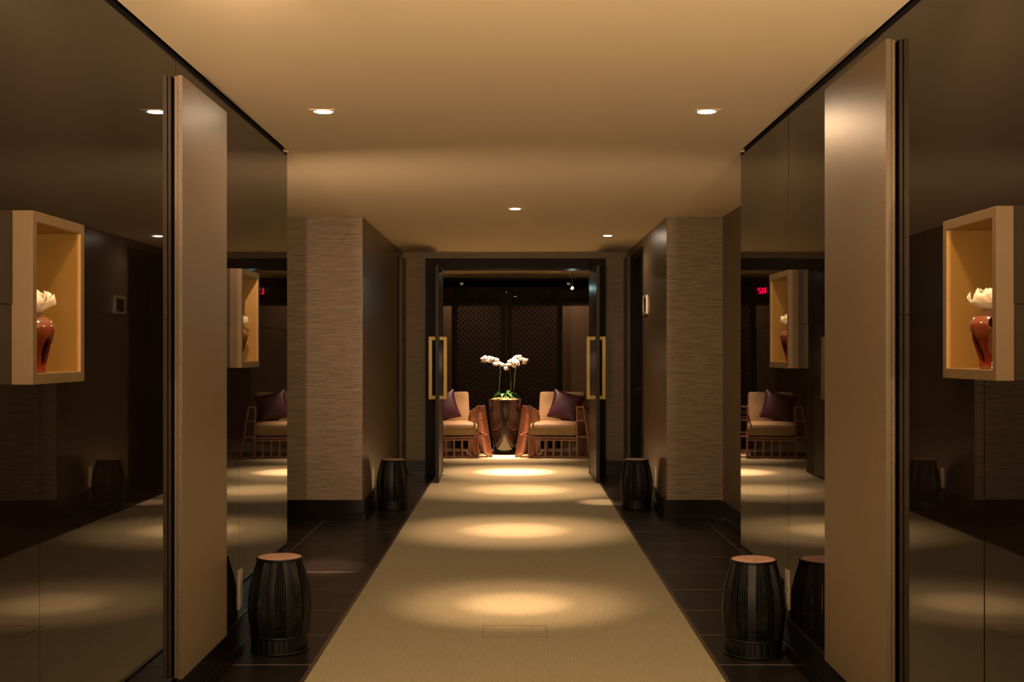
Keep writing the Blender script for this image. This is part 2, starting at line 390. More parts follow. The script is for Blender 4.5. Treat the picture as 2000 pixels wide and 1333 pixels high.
def door_leaf(name, label, xf0, xf1, xr0, xr1, hx0, hx1):
    root = empty(name, ((xf0+xf1)/2, 13.9, 0)); ox, oy = root.location.x, root.location.y
    root['label'] = label; struct(root)
    mb = MB(); z0, z1 = 0.014, 2.352; y0, y1 = 13.48, 14.335
    vs = []
    for z in (z0, z1): vs += [(xf0-ox, y0-oy, z), (xf1-ox, y0-oy, z), (xr0-ox, y1-oy, z), (xr1-ox, y1-oy, z)]
    mb.add(vs, [(0,1,3,2),(4,6,7,5),(0,4,5,1),(2,3,7,6),(0,2,6,4),(1,5,7,3)])
    mb.build('door_panel', M['leafwood'], root, bevel=0.002)
    for (a, b, sd) in ((hx0, xf0+.003, -1), (xf1-.003, hx1, 1)):   # square brass pulls on each face
        h = MB(); y = 13.62-oy; wv = .038; zt, zb = 1.586, 0.906; d = .012
        o_, i_ = (a, b) if sd < 0 else (b, a)
        if sd < 0:
            h.box(a-ox, a+wv-ox, y-d, y+d, zb, zt); h.box(a+wv-ox, b-ox, y-d, y+d, zt-wv, zt); h.box(a+wv-ox, b-ox, y-d, y+d, zb, zb+wv)
        else:
            h.box(b-wv-ox, b-ox, y-d, y+d, zb, zt); h.box(a-ox, b-wv-ox, y-d, y+d, zt-wv, zt); h.box(a-ox, b-wv-ox, y-d, y+d, zb, zb+wv)
        ho = h.build('door_handle', M['brass'], root, bevel=0.0015); ho['label'] = 'square brass pull bar'
    pv = MB(); xm = (xf0+xf1)/2-ox
    pv.box(xm-.02, xm+.02, 14.29-oy, 14.33-oy, 0.008, 0.016); pv.box(xm-.015, xm+.015, 14.29-oy, 14.33-oy, 2.35, 2.378)
    pv.build('pivot', M['blackmetal'], root)
    return root
door_leaf('door_1', 'left dark wooden leaf of the open double door', -.858, -.818, -.874, -.836, -.938, -.738)
door_leaf('door_2', 'right dark wooden leaf of the open double door', .873, .910, .861, .899, .775, .983)

# side door in the right pier wall
d3 = empty('door_3', (PXR, (DY0+DY1)/2, 0)); struct(d3); oy = d3.location.y
fr = MB()
for (a, b, z0, z1) in ((DY0-.075, DY0+.01, 0, 2.48), (DY1-.01, DY1+.065, 0, 2.48), (DY0+.01, DY1-.01, 2.40, 2.48)):
    fr.box(-.012, .14, a-oy, b-oy, z0, z1)
fr.build('door_frame', M['darkwood'], d3, bevel=0.002)
MB().box(.10, .145, DY0+.012-oy, DY1-.012-oy, .01, 2.398).build('door_panel', M['darkwood'], d3, bevel=0.002)
for z in (2.16, 1.20, 0.30):
    MB().box(.092, .101, DY0+.012-oy, DY0+.05-oy, z-.05, z+.05).tube([(.09, DY0+.03-oy, z-.05), (.09, DY0+.03-oy, z+.05)], .006).build('hinge', M['brass'], d3)
MB().tube([(.10, DY1-.09-oy, 1.02), (.05, DY1-.09-oy, 1.02), (.045, DY1-.2-oy, 1.02)], .009).build('door_handle', M['blackmetal'], d3)

# ------------------------------------------------------------------ lobby
box_wall('wall_lobby_left', [(-4.1, -4.0, 14.72, YE, 0, H)], M['farwall'])
box_wall('wall_lobby_right', [(4.0, 4.1, 14.72, YE, 0, H)], M['farwall'])
fw = MB(); fw.box(-4.0, 4.0, YE, YE+.1, 0, 2.20)
struct(fw.build('wall_lobby_back', M['farwall']))
struct(MB().box(-4.0, 4.0, YE+.004, YE+.02, 2.23, H+.12).build('window_1', M['glass']))
struct(MB().box(-4.0, 4.0, YC-.02, YC+.06, H-.035, H+.12).build('trim_2', M['darkwood']))
struct(MB().box(-4.0, 4.0, YE-.03, YE+.004, 2.19, 2.235).build('trim_3', M['darkwood']))
struct(MB().box(-4.0, 4.0, YC+.06, YE+.02, H+.03, H+.06).build('trim_4', simple('cove_brown', (0.30, 0.20, 0.12), 0.7)))
struct(MB().box(-4.5, 4.5, Y0-.1, Y0, 0, H).build('wall_rear', M['farwall']))

# ------------------------------------------------------------------ fabric covered sliding panels
def wall_panel(s, label, xface, xwall, y0, y1, z0, z1):
    yc = (y0+y1)/2
    root = empty('wall_panel', (xface, yc, z0)); tag(root, label, 'wall panel', 'fabric covered panels standing off the corridor walls')
    t = abs(xwall-xface); h = z1-z0; a = t*.46
    MB().box(*sorted((0, s*a)), y0-yc+.001, y1-yc, 0, h).build('front_board', M['panel'], root, bevel=0.002)
    MB().box(*sorted((s*(a+.002), s*(t*.84))), y0-yc+.004, y1-yc-.003, 0.002, h-.002).build('back_board', M['panel_edge'], root, bevel=0.002)
    MB().box(*sorted((0.0008*s, s*(a-.0008))), y0-yc-.0006, y0-yc+.0012, .001, h-.001).build('edge_wrap', M['panel_edge'], root)
    mb = MB()
    for z in (.4, h-.4): mb.box(*sorted((s*t*.83, s*(t+.001))), -.05, .05, z-.05, z+.05)
    mb.build('bracket', M['blackmetal'], root)
    return root
wall_panel(-1, 'tall fabric wrapped panel standing beside the left black stool', -1.2656, -1.303, 4.77, 5.51, .180, 2.480)
wall_panel(1, 'tall fabric wrapped panel in front of the right black stool, closer to the camera', 1.251, 1.290, 4.23, 5.07, .180, 2.485)
wall_panel(-1, 'narrow fabric panel in the corner left of the double door', -1.250, -1.2905, 13.87, 14.38, .172, 2.478)
wall_panel(1, 'narrow fabric panel in the corner right of the double door, next to the side door', 1.244, 1.282, 13.87, 14.38, .172, 2.478)

# ------------------------------------------------------------------ gold wall niches
def niche(s, k, label):
    y0, y1, z0, z1 = NZ[s][k]; X = XL if s < 0 else XR
    p = .0535 if s < 0 else .0455
    yc, hy, hz = (y0+y1)/2, (y1-y0)/2, z1-z0; t = .028; depth = .22
    root = empty('wall_niche', (X, yc, z0)); tag(root, label, 'wall niche', 'gold box niches in the black glass walls')
    xf = -s*p                       # front of the frame (towards the corridor)
    fr = MB(); a, b = sorted((xf, s*.006)); v_ = []
    for x_ in (a, b):
        v_ += [(x_, -hy, 0), (x_, hy, 0), (x_, hy, hz), (x_, -hy, hz), (x_, -hy+t, t), (x_, hy-t, t), (x_, hy-t, hz-t), (x_, -hy+t, hz-t)]
    f_ = []
    for e in range(4):
        n_ = (e+1) % 4
        f_ += [(e, n_, 4+n_, 4+e), (8+e, 12+e, 12+n_, 8+n_), (e, 8+e, 8+n_, n_), (4+e, 4+n_, 12+n_, 12+e)]
    fr.add(v_, f_)
    fr.build('frame', M['gold'], root, bevel=0.0015)
    li = MB(); a, b = sorted((xf+s*.002, s*depth)); ti = t+.0006; to = t-.001
    li.box(a, b, -hy+to, -hy+ti, to, hz-to); li.box(a, b, hy-ti, hy-to, to, hz-to); li.box(a, b, -hy+ti, hy-ti, to, ti); li.box(a, b, -hy+ti, hy-ti, hz-ti, hz-to)
    a, b = sorted((s*depth, s*(depth+.012))); li.box(a, b, -hy+to, hy-to, to, hz-to)
    li.build('lining', M['goldin'], root)
    return root
niche(-1, 0, 'near gold box niche on the left glass wall, at the left edge of the view')
niche(-1, 1, 'farther gold box niche on the left glass wall, behind the tall left panel')
niche(1, 0, 'near gold box niche on the right glass wall, at the right edge of the view')
niche(1, 1, 'farther gold box niche on the right glass wall, brightly lit inside')

# ------------------------------------------------------------------ vases with carved openings
def vase_mesh():
    outer = [(.036, 0), (.041, .002), (.041, .012), (.040, .02), (.048, .05), (.059, .085), (.0655, .112), (.0645, .128), (.057, .142), (.044, .151), (.033, .156), (.030, .160), (.033, .164)]
    inner = [(.028, .164), (.025, .158), (.036, .148), (.050, .138), (.058, .126), (.059, .112), (.052, .086), (.041, .05), (.033, .022), (.010, .014)]
    def cr(pts, n=3):
        out = []
        for i in range(len(pts)-1):
            for j in range(n):
                t = j/n; out.append((pts[i][0]*(1-t)+pts[i+1][0]*t, pts[i][1]*(1-t)+pts[i+1][1]*t))
        return out+[pts[-1]]
    pr = outer + inner
    mb = MB(); mb.lathe(pr, 64); n = 64
    mb.f.append(tuple(reversed(range(n)))); mb.m.append(0)
    mb.f.append(tuple(len(mb.v)-n+j for j in range(n))); mb.m.append(0)
    o = mb.build('vase_body', M['vase'])
    cutters = []
    for a in (70, 190, 310):
        ang = R(a)
        c = MB(); N2 = 20
        for i in range(1, 12):
            ph = PI*i/12
            for j in range(N2):
                t = 2*PI*j/N2
                c.v.append((.040*math.cos(ph), .017*math.sin(ph)*math.cos(t), .046*math.sin(ph)*math.sin(t)))
        for i in range(10):
            for j in range(N2): c.f.append((i*N2+j, i*N2+(j+1) % N2, (i+1)*N2+(j+1) % N2, (i+1)*N2+j)); c.m.append(0)
        c.f.append(tuple(range(N2))); c.m.append(0); c.f.append(tuple(10*N2+j for j in reversed(range(N2)))); c.m.append(0)
        k = c.build('cutter', M['vase']); k.matrix_world = Matrix.Rotation(ang, 4, 'Z') @ Matrix.Translation((.056, 0, .052)) @ Matrix.Rotation(R(14), 4, 'Y') @ Matrix.Rotation(R(10), 4, 'X'); cutters.append(k)
        k2 = k.copy(); k2.data = k.data.copy(); COL.objects.link(k2)
        k2.matrix_world = Matrix.Rotation(ang+R(62), 4, 'Z') @ Matrix.Translation((.062, 0, .128)) @ Matrix.Rotation(R(-30), 4, 'Y') @ Matrix.Rotation(R(65), 4, 'X') @ Matrix.Scale(.36, 4, (0, 0, 1)) @ Matrix.Scale(1.05, 4, (0, 1, 0)); cutters.append(k2)
    for k in cutters:
        m = o.modifiers.new('cut', 'BOOLEAN'); m.operation = 'DIFFERENCE'; m.object = k; m.solver = 'EXACT'
    bpy.context.view_layer.update()
    dg = bpy.context.evaluated_depsgraph_get()
    me = bpy.data.meshes.new_from_object(o.evaluated_get(dg))
    for k in cutters+[o]: bpy.data.objects.remove(k)
    me.polygons.foreach_set('use_smooth', [True]*len(me.polygons)); me.set_sharp_from_angle(angle=R(38))
    return me
vme = vase_mesh(); vme.name = 'vase'
def petal_mesh(L_, W_, cup):
    mb = MB(); n, m = 9, 8
    for i in range(n+1):
        t = i/n
        wd = W_*(.22+.78*math.sin(min(1, t*1.12)*PI*.5)**1.1)*math.sqrt(max(.10, 1-max(0, (t-.62)/.40)**2.6))
        for j in range(m+1):
            u = j/m*2-1
            z = cup*L_*(1-math.cos(t*1.25)) + .20*W_*u*u*(.4+t) + .0022*math.sin(u*9+1)*t*t - .010*max(0, t-.75)*3*(1-u*u)
            mb.v.append((L_*t*(1-.06*u*u*t), wd*u/2, z))
    for i in range(n):
        for j in range(m): a = i*(m+1)+j; mb.f.append((a, a+1, a+m+2, a+m+1)); mb.m.append(0)
    me_o = mb.build('petal', M['petal'], smooth=180)
    sol = me_o.modifiers.new('thickness', 'SOLIDIFY'); sol.thickness = .0011
    return me_o
pet = petal_mesh(.072, .088, .60)
placed_first = {'petal': False, 'vase': None}
vase_labels = {
 (-1, 0): ('russet glazed vase with carved openings in the near left gold niche', 'cream artificial blossom in the vase of the near left gold niche'),
 (-1, 1): ('russet glazed vase with carved openings in the farther left gold niche', 'cream artificial blossom in the vase of the farther left gold niche'),
 (1, 0): ('russet glazed vase with carved openings in the near right gold niche', 'cream artificial blossom in the vase of the near right gold niche'),
 (1, 1): ('russet glazed vase with carved openings in the farther right gold niche', 'brightly lit cream artificial blossom in the vase of the farther right gold niche')}
for (s, k), (lv, lf) in vase_labels.items():
    y0, y1, z0, z1 = NZ[s][k]; X = XL if s < 0 else XR
    x, y, z = X + s*.028, (y0+y1)/2+.0, z0+.0285
    v = bpy.data.objects.new('vase', vme); COL.objects.link(v); v.location = (x, y, z)
    v.rotation_euler = (0, 0, {(-1, 0): R(-84), (-1, 1): R(-92), (1, 0): R(118), (1, 1): R(138)}[(s, k)])
    tag(v, lv, 'vase', 'russet vases in the gold niches')
    fl = empty('artificial_flower', (x, y, z+.150), R(37*(k+2)+(s+1)*20)); tag(fl, lf, 'flower', 'cream blossoms in the niche vases')
    st = MB().tube([(0, 0, -.05), (0, 0, .012)], .006, 8); st.lathe([(.006, .004), (.014, .012), (.013, .020), (.004, .024)], 12)
    st.build('calyx', M['petal'], fl, smooth=60)
    rings = [(6, .070, 2, 1.0, .010), (6, .062, 18, .95, .014), (5, .050, 36, .8, .017), (5, .036, 54, .6, .020), (3, .026, 74, .6, .022)]
    q = 0
    for (cnt, ln, tilt, sc, zz) in rings:
        for i in range(cnt):
            if q == 0 and not placed_first['petal']: p = pet; placed_first['petal'] = True
            else: p = pet.copy(); COL.objects.link(p)
            q += 1
            p.parent = fl; f_ = ln/.072
            p.location = (0, 0, zz); p.scale = (f_, f_*1.02, f_)
            p.rotation_euler = (R(random.uniform(-12, 12)), -R(tilt+random.uniform(-7, 7)), 2*PI*i/cnt + cnt*.4 + tilt + random.uniform(-.1, .1))

# ------------------------------------------------------------------ barrel stools
PROF = [(.080, .134), (.12, .1415), (.16, .1465), (.20, .149), (.25, .1475), (.30, .141), (.35, .130), (.40, .116), (.436, .1045)]
def prof_r(z):
    for i in range(len(PROF)-1):
        if z <= PROF[i+1][0]:
            t = (z-PROF[i][0])/(PROF[i+1][0]-PROF[i][0]); return PROF[i][1]*(1-t)+PROF[i+1][1]*t
    return PROF[-1][1]
def make_stool(pad_mat):
    root = empty('barrel_stool')
    zs = [.080+(.436-.080)*i/14 for i in range(15)]
    sl = MB()
    for i, z in enumerate(zs):
        r = prof_r(z)+.001; wd = .019*(.80+.20*r/.149)
        for (rr) in (r, r-.005):
            for u in (-1, -.33, .33, 1):
                a = u*wd/r; sl.v.append((rr*math.cos(a), rr*math.sin(a), z))
    n = len(zs)
    for i in range(n-1):
        for j in range(3):
            a = i*8+j; sl.f.append((a, a+1, a+9, a+8)); sl.m.append(0)
            a = i*8+4+j; sl.f.append((a, a+8, a+9, a+1)); sl.m.append(0)
        for (p, q) in ((0, 4), (3, 7)): sl.f.append((i*8+p, i*8+8+p, i*8+8+q, i*8+q)); sl.m.append(0)
    sl.f.append((0, 4, 5, 6, 7, 3, 2, 1)); sl.m.append(0)
    e = (n-1)*8; sl.f.append((e, e+1, e+2, e+3, e+7, e+6, e+5, e+4)); sl.m.append(0)
    s0 = sl.build('broad_slat', M['lacquer'], root, smooth=50)
    rd = MB().tube([(prof_r(z)-.002, 0, z) for z in zs], .0031, 6)
    r0 = rd.build('rod', M['lacquer'], root, smooth=60)
    NS = 10
    for i in range(NS):
        if i: k = s0.copy(); COL.objects.link(k); k.parent = root; k.rotation_euler.z = 2*PI*i/NS
        for j in range(4):
            ang = 2*PI*i/NS + R(11.2+4.53*j)
            if i == 0 and j == 0: r0.rotation_euler.z = ang; continue
            k = r0.copy(); COL.objects.link(k); k.parent = root; k.rotation_euler.z = ang
    for z in (.115, .175, .225):
        MB().ring(prof_r(z)-.007, z, .0028, 40, 6).build('hoop', M['lacquer'], root, smooth=180)
    bb = MB(); fl = lambda t: 1-.018*abs(math.cos(t*13))**6
    bb.lathe([(.128, .006), (.1335, .006), (.1335, .078), (.128, .078)], 208, closed=True, rmod=fl)
    bb.build('base_band', M['lacquer'], root, smooth=40)
    for z in (.006, .079): MB().ring(.1345, z, .0055, 48, 8).build('base_rim', M['lacquer'], root, smooth=180)
    MB().ring(.1035, .439, .0065, 48, 8).build('seat_rim', M['lacquer'], root, smooth=180)
    pd = MB().lathe([(.100, .432), (.1045, .438), (.103, .4455), (.097, .4478), (.06, .4492), (.02, .4497), (.001, .4498)], 48)
    pd.disc(.100, .432, 48, up=False)
    pd.build('seat_pad', pad_mat, root, smooth=60)['label'] = 'copper brown leather seat pad'
    return root
st0 = make_stool(M['copper'])
spots = [(-1.126, 6.0, R(-96.5), 'black slatted barrel stool beside the left glass wall, near the camera'),
         (1.127, 5.93, R(-68), 'black slatted barrel stool beside the right glass wall, near the camera'),
         (-1.108, 11.38, R(-92), 'distant black barrel stool beside the left fabric pier'),
         (1.102, 11.40, R(-85), 'distant black barrel stool beside the right fabric pier')]
for i, (x, y, rz, lab) in enumerate(spots):
    o = st0 if i == 0 else copy_tree(st0)
    o.location = (x, y, 0.0005); o.rotation_euler.z = rz
    tag(o, lab, 'stool', 'black barrel stools along the corridor')

# ------------------------------------------------------------------ plates on the walls
def plate(x, y, z, s, lab):
    root = empty('socket_plate', (x, y, z)); tag(root, lab, 'wall socket', 'tall steel socket plates low on the walls')
    MB().box(*sorted((0, -s*.007)), -.036, .036, -.092, .092).build('cover_plate', M['plate'], root, bevel=0.0015)
    MB().box(*sorted((-s*.0068, -s*.0085)), -.022, .022, .01, .07).box(*sorted((-s*.0068, -s*.0085)), -.022, .022, -.07, -.01).build('socket_insert', M['plate'], root)
plate(XL, 5.93, .303, -1, 'steel socket plate on the left glass wall beside the near stool')
plate(XR, 5.93, .303, 1, 'steel socket plate on the right glass wall beside the near stool')
plate(PXL, 11.39, .275, -1, 'steel socket plate on the left pier behind the distant stool')
plate(PXR, 11.42, .285, 1, 'steel socket plate on the right pier behind the distant stool')
th = empty('thermostat', (PXR, 12.30, 1.79)); tag(th, 'thermostat with pale frame and black screen beside the side door', 'thermostat')
tf = MB()
for (a, b, c_, d) in ((-.16, -.125, 0, .185), (.125, .16, 0, .185), (-.125, .125, 0, .03), (-.125, .125, .155, .185)): tf.box(-.016, 0, a, b, c_, d)
tf.build('frame', M['plate'], th, bevel=0.001)
MB().box(-.012, 0, -.125, .125, .03, .155).build('display', M['screen'], th)

# ------------------------------------------------------------------ downlights
def downlight(idx, nm, x, y, aim, pw, cone, wide):
    labs = {'left flank': 'square recessed downlight near the left glass wall', 'right flank': 'square recessed downlight near the right glass wall, glaring at the camera',
            'centre': 'recessed downlight on the middle line of the corridor ceiling', 'right far': 'recessed downlight near the double door, right of the middle',
            'lobby front': 'recessed downlight just behind the double door', 'lobby pot': 'recessed downlight above the orchid pot'}
    root = empty('downlight', (x, y, H)); tag(root, labs.get(nm, 'unseen square recessed downlight in the ceiling near the camera, above the ' + nm), 'ceiling light', 'square recessed ceiling downlights')
    t = MB(); n = 32; hw = .060; r = .040
    sq = []; ci = []
    for j in range(n):
        a = 2*PI*j/n; c_, s_ = math.cos(a), math.sin(a); k = hw/max(abs(c_), abs(s_))
        sq.append((k*c_, k*s_)); ci.append((r*c_, r*s_))
    for z in (-.002, 0.0):
        t.v += [(a, b, z) for a, b in sq] + [(a, b, z) for a, b in ci]
    for j in range(n):
        k = (j+1) % n
        t.f += [(j, k, n+k, n+j), (2*n+j, 3*n+j, 3*n+k, 2*n+k), (j, 2*n+j, 2*n+k, k), (n+j, n+k, 3*n+k, 3*n+j)]; t.m += [0]*4
    t.build('trim_plate', M['trimw'], root)
    MB().lathe([(.0395, -.003), (.037, -.0005)], 32).disc(.0388, -.0018, 32).build('lens', M['lamp'], root)
    lp = (x, y, H-.02)
    spot('beam', lp, aim, pw*.85, cone*.95, 1.0, .02, BEAM, root)
    spot('halo', lp, aim, pw*(.22 if nm.startswith('lobby') else .55), cone*2.0, 1.0, .02, BEAM, root)
    spot('flood', lp, (x, y, 0), wide, 171 if nm == 'right flank' else 156, .5, .03, WARM, root)
    if nm == 'left flank': spot('tile_beam', lp, (-1.26, 8.3, 0), 380, 10, 1, .02, BEAM, root)
    if nm == 'right far': spot('edge_beam', lp, (.84, 11.8, 0), 60, 13, .9, .02, BEAM, root)
for i, L_ in enumerate(LIGHTS): downlight(i, *L_)
for x, y, p_ in FILL_UPLIGHTS:
    s_ = -1 if x < 0 else 1
    side = 'left' if x < 0 else 'right'
    zu = 1.1 if y > 5 else 1.35; u = empty('fill_uplighter', (x, y, zu)); tag(u, side+(' added unseen brass bowl fill lamp in the recess behind the glass wall end' if y > 5 else ' added unseen brass bowl fill lamp behind the camera'+(', nearer' if y > -1 else ', farther')), 'wall lamp', 'added brass bowls that fill the ceiling with light')
    MB().lathe([(.02, -.06), (.06, -.04), (.085, .0), (.088, .03), (.083, .03), (.08, .002), (.056, -.034), (.001, -.05)], 32).build('bowl', M['brass'], u, smooth=50)
    br = MB().box(-.03, .03, -.11, -.07, -.04, .04) if y > 5 else MB().box(*sorted((s_*.08, s_*.131)), -.03, .03, -.04, .04)
    br.build('bracket', M['brass'], u, bevel=.002)
    spot('fill_uplight', (x, y, zu+.025), (-.2, 9.3, H) if y > 5 else (x*.5, y+2.4, H), p_, 120 if y > 5 else 104, 1.0, .05, WARM, u)
for x, lab in ((-.9, 'left'), (.9, 'right')):  # washers added out of view to brighten the far wall behind the lattice
    cw = empty('fill_washer', (x, 20.05, H+.03)); tag(cw, lab+' small round washer lamp, added unseen in the cove to light the far wall', 'ceiling light', 'added fill washers in the cove above the far wall')
    MB().lathe([(.03, -.012), (.045, -.012), (.045, 0), (.03, 0)], 24, closed=True).build('trim_ring', M['blackmetal'], cw)
    MB().disc(.03, -.006, 24).build('lens', M['plate'], cw)
    spot('wash', (x, 20.05, H+.005), (x*1.0, 20.5, 0), 1.0, 160, .6, .03, WARM, cw)
# cool spotlight hanging in the lobby
tl = empty('track_spotlight', (.72, 15.75, H)); tag(tl, 'small spotlight with a cool bluish lamp hanging behind the right door leaf', 'spotlight')
MB().box(-.03, .03, -.03, .03, -.03, 0).tube([(0, 0, -.03), (0, 0, -.30)], .007).build('mount', M['blackmetal'], tl)
hd = MB().tube([(0, .05, -.31), (-.005, -.02, -.345)], [.022, .026], 16); hd.build('lamp_head', M['blackmetal'], tl, smooth=50)
MB().tube([(-.0048, -.0205, -.3452), (-.0052, -.022, -.3458)], .018, 16).build('lamp_face', M['coollamp'], tl)
spot('cool_beam', (.71, 15.69, H-.36), (-.3, 11.3, 1.3), .6, 42, 1.0, .02, (.65, 1.0, .85), tl)

# ------------------------------------------------------------------ lattice screens
def lattice_screen(x0, x1, y, z1, lab):
    xc = (x0+x1)/2; root = empty('lattice_screen', (xc, y, 0.008)); tag(root, lab, 'lattice screen', 'tall dark lattice screens behind the planter')
    hw = (x1-x0)/2; fwid = .082; h = z1-.008; d = .02
    f = MB(); f.box(-hw, -hw+fwid, -d, d, 0, h); f.box(hw-fwid, hw, -d, d, 0, h); f.box(-hw+fwid, hw-fwid, -d, d, h-fwid, h); f.box(-hw+fwid, hw-fwid, -d, d, 0, .12)
    f.build('frame', M['lattice'], root, bevel=0.002)
    a0, a1, b0, b1 = -hw+fwid, hw-fwid, .12, h-fwid
    lt = MB(); sp = .076
    for sg, yy in ((1, -.004), (-1, .004)):
        cmin, cmax = (b0-a1, b1-a0) if sg > 0 else (b0+a0, b1+a1)
        c0 = math.ceil(cmin/sp)*sp; cc = c0
        while cc < cmax:
            for off, wd in ((-.0155, .013), (.0155, .013)):
                c_ = cc+off; pts = []
                for xx in (a0, a1):
                    zz = sg*xx+c_
                    if b0 <= zz <= b1: pts.append((xx, zz))
                for zz in (b0, b1):
                    xx = (zz-c_)/sg
                    if a0 < xx < a1: pts.append((xx, zz))
                if len(pts) >= 2 and (abs(pts[0][0]-pts[1][0]) > .02):
                    lt.bar((pts[0][0], yy, pts[0][1]), (pts[1][0], yy, pts[1][1]), .008, wd, up=(0, 1, 0) if False else (0, 0, 1))
            cc += sp
    lt.build('lattice', M['lattice'], root)
lattice_screen(-.926, -.130, 18.32, 2.364, 'left tall dark lattice screen behind the planter')
lattice_screen(-.124, .690, 18.30, 2.364, 'right tall dark lattice screen behind the planter')

# ------------------------------------------------------------------ planter with orchids
PX, PY = -.14, 17.34
pot = MB().lathe([(.001, .010), (.145, .010), (.150, .018), (.19, .30), (.235, .62), (.252, .745), (.256, .757), (.252, .764), (.240, .764), (.234, .745), (.225, .70), (.001, .70)], 64).build('planter', M['pot'], smooth=40)
pot.location = (PX, PY, 0); tag(pot, 'tall glossy black tapered planter standing between the two armchairs', 'planter')
ms = MB()
for i in range(420):
    a = random.uniform(0, 2*PI); r = .222*math.sqrt(random.random()); z = .735+.055*(1-(r/.23)**2)+random.uniform(-.01, .014)
    cx, cy = r*math.cos(a), r*math.sin(a); sz = random.uniform(.010, .022)
    vs = []
    for dx, dy, dz in ((1,0,0),(-1,0,0),(0,1,0),(0,-1,0),(0,0,1),(0,0,-1)):
        k = sz*random.uniform(.6, 1.3); vs.append((cx+dx*k, cy+dy*k, z+dz*k*.7))
    ms.add(vs, [(0,2,4),(2,1,4),(1,3,4),(3,0,4),(2,0,5),(1,2,5),(3,1,5),(0,3,5)], random.choice((0, 0, 0, 1, 2)))
ms.lathe([(.23, .715), (.2, .735), (.1, .76), (.001, .765)], 32)
mo = ms.build('moss', [M['moss'], simple('pale_bark', (0.18, 0.10, 0.05), 0.9, var=0.4, vscale=50), simple('green_moss', (0.035, 0.06, 0.01), 0.9, var=0.5, vscale=50)])
mo.location = (PX, PY, 0); tag(mo, 'dried moss and bark covering the soil of the black planter', 'moss', kind='stuff')

def blossom_mesh():
    mb = MB()
    def pt(ang, L_, W_, back):
        n = 5; st = len(mb.v)
        for i in range(n+1):
            t = i/n; wd = W_*math.sin(PI*min(1, t*.93+.07))**.6
            for u in (-1, 0, 1):
                x = L_*t; y = wd*u/2; z = -.004*u*u + back*t*t
                mb.v.append((y*math.cos(ang)-x*math.sin(ang) if False else x*math.cos(ang)-y*math.sin(ang), x*math.sin(ang)+y*math.cos(ang), z))
        for i in range(n):
            for j in range(2): a = st+i*3+j; mb.f.append((a, a+1, a+4, a+3)); mb.m.append(0)
    for a in (90, 215, 325): pt(R(a), .038, .026, -.006)
    for a in (10, 170): pt(R(a), .042, .046, .004)
    st = len(mb.v)
    mb.add([(0, -.004, .002), (.006, -.010, .010), (0, -.020, .014), (-.006, -.010, .010), (0, -.008, .016)], [(0,1,4),(1,2,4),(2,3,4),(3,0,4)], 1)
    return mb
bl0 = None
def orchid(lab, pts, blooms, buds, leaves, rstem=.0035):
    global bl0
    root = empty('orchid_plant', (PX, PY, .76)); tag(root, lab, 'orchid', 'white orchids in the black planter')
    MB().tube(pts, rstem, 8).build('stem', M['stem'], root, smooth=180)
    for (x, y, z, sc, az, el) in blooms:
        if bl0 is None:
            bl0 = blossom_mesh().build('blossom', [M['orchid'], M['lip']], root, smooth=180); b = bl0
            so = b.modifiers.new('thickness', 'SOLIDIFY'); so.thickness = .001
        else: b = bl0.copy(); COL.objects.link(b); b.parent = root
        b.location = (x, y, z); b.scale = (sc,)*3
        b.rotation_euler = (R(90+el), R(random.uniform(-20, 20)), R(az))
    for (x, y, z) in buds:
        MB().lathe([(.001, -.010), (.007, -.004), (.008, .003), (.001, .011)], 10).build('bud', M['stem'], root, smooth=180).location = (x, y, z)
    for (az, L_, W_, drop, up) in leaves:
        lf = MB(); n = 8
        for i in range(n+1):
            t = i/n; wd = W_*math.sin(PI*(t*.9+.08))**.6
            for u in (-1, 0, 1):
                x = .02+L_*t; z = .0+up*math.sin(t*PI*.75)-drop*t*t+(.008*u*u)
                lf.v.append((x*math.cos(R(az))-wd*u/2*math.sin(R(az)), x*math.sin(R(az))+wd*u/2*math.cos(R(az)), z))
        for i in range(n):
            for j in range(2): a = i*3+j; lf.f.append((a, a+1, a+4, a+3)); lf.m.append(0)
        lo = lf.build('leaf', M['leaf'], root, smooth=180); so = lo.modifiers.new('thickness', 'SOLIDIFY'); so.thickness = .003
    return root
K = 17.34/2450.0
def px(x, y): return ((x-1006)*K-PX, 1.43-(y-686)*K-.76)     # photo-plane point to local x,z on the planter's own plane
def stem_path(l): return [(px(a, b)[0], d, px(a, b)[1]) for a, b, d in l]
random.seed(11)
def bl(l): return [(px(a, b)[0], d, px(a, b)[1], sc, az, el) for a, b, d, sc, az, el in l]
orchid('white orchid at the left of the planter, its spray arching left',
       stem_path([(974, 778, 0), (974.5, 765, 0), (976, 745, -.01), (977.5, 725, -.02), (976, 712, -.03), (968, 705, -.03), (956, 702, -.03), (942, 706, -.03)]),
       bl([(982, 714, -.04, .95, -20, 10), (975, 711, -.03, 1.05, 15, 0), (967, 712, -.05, 1.0, -10, 5), (969, 704, -.02, 1.1, 10, -10), (962, 702, -.05, 1.05, -5, 0), (956, 706, -.04, 1.0, 10, 10), (955, 700, -.02, 1.0, -15, -5), (949, 701, -.05, .95, 5, 0), (943, 702, -.04, .9, -10, 5), (946, 706, -.03, .85, 20, 5), (947, 698, -.02, .8, 0, -15)]),
       [(px(939.5, 708)[0], -.04, px(939.5, 708)[1])],
       [(195, .13, .05, .03, .085), (150, .14, .05, .03, .07), (335, .13, .05, .06, .09)])
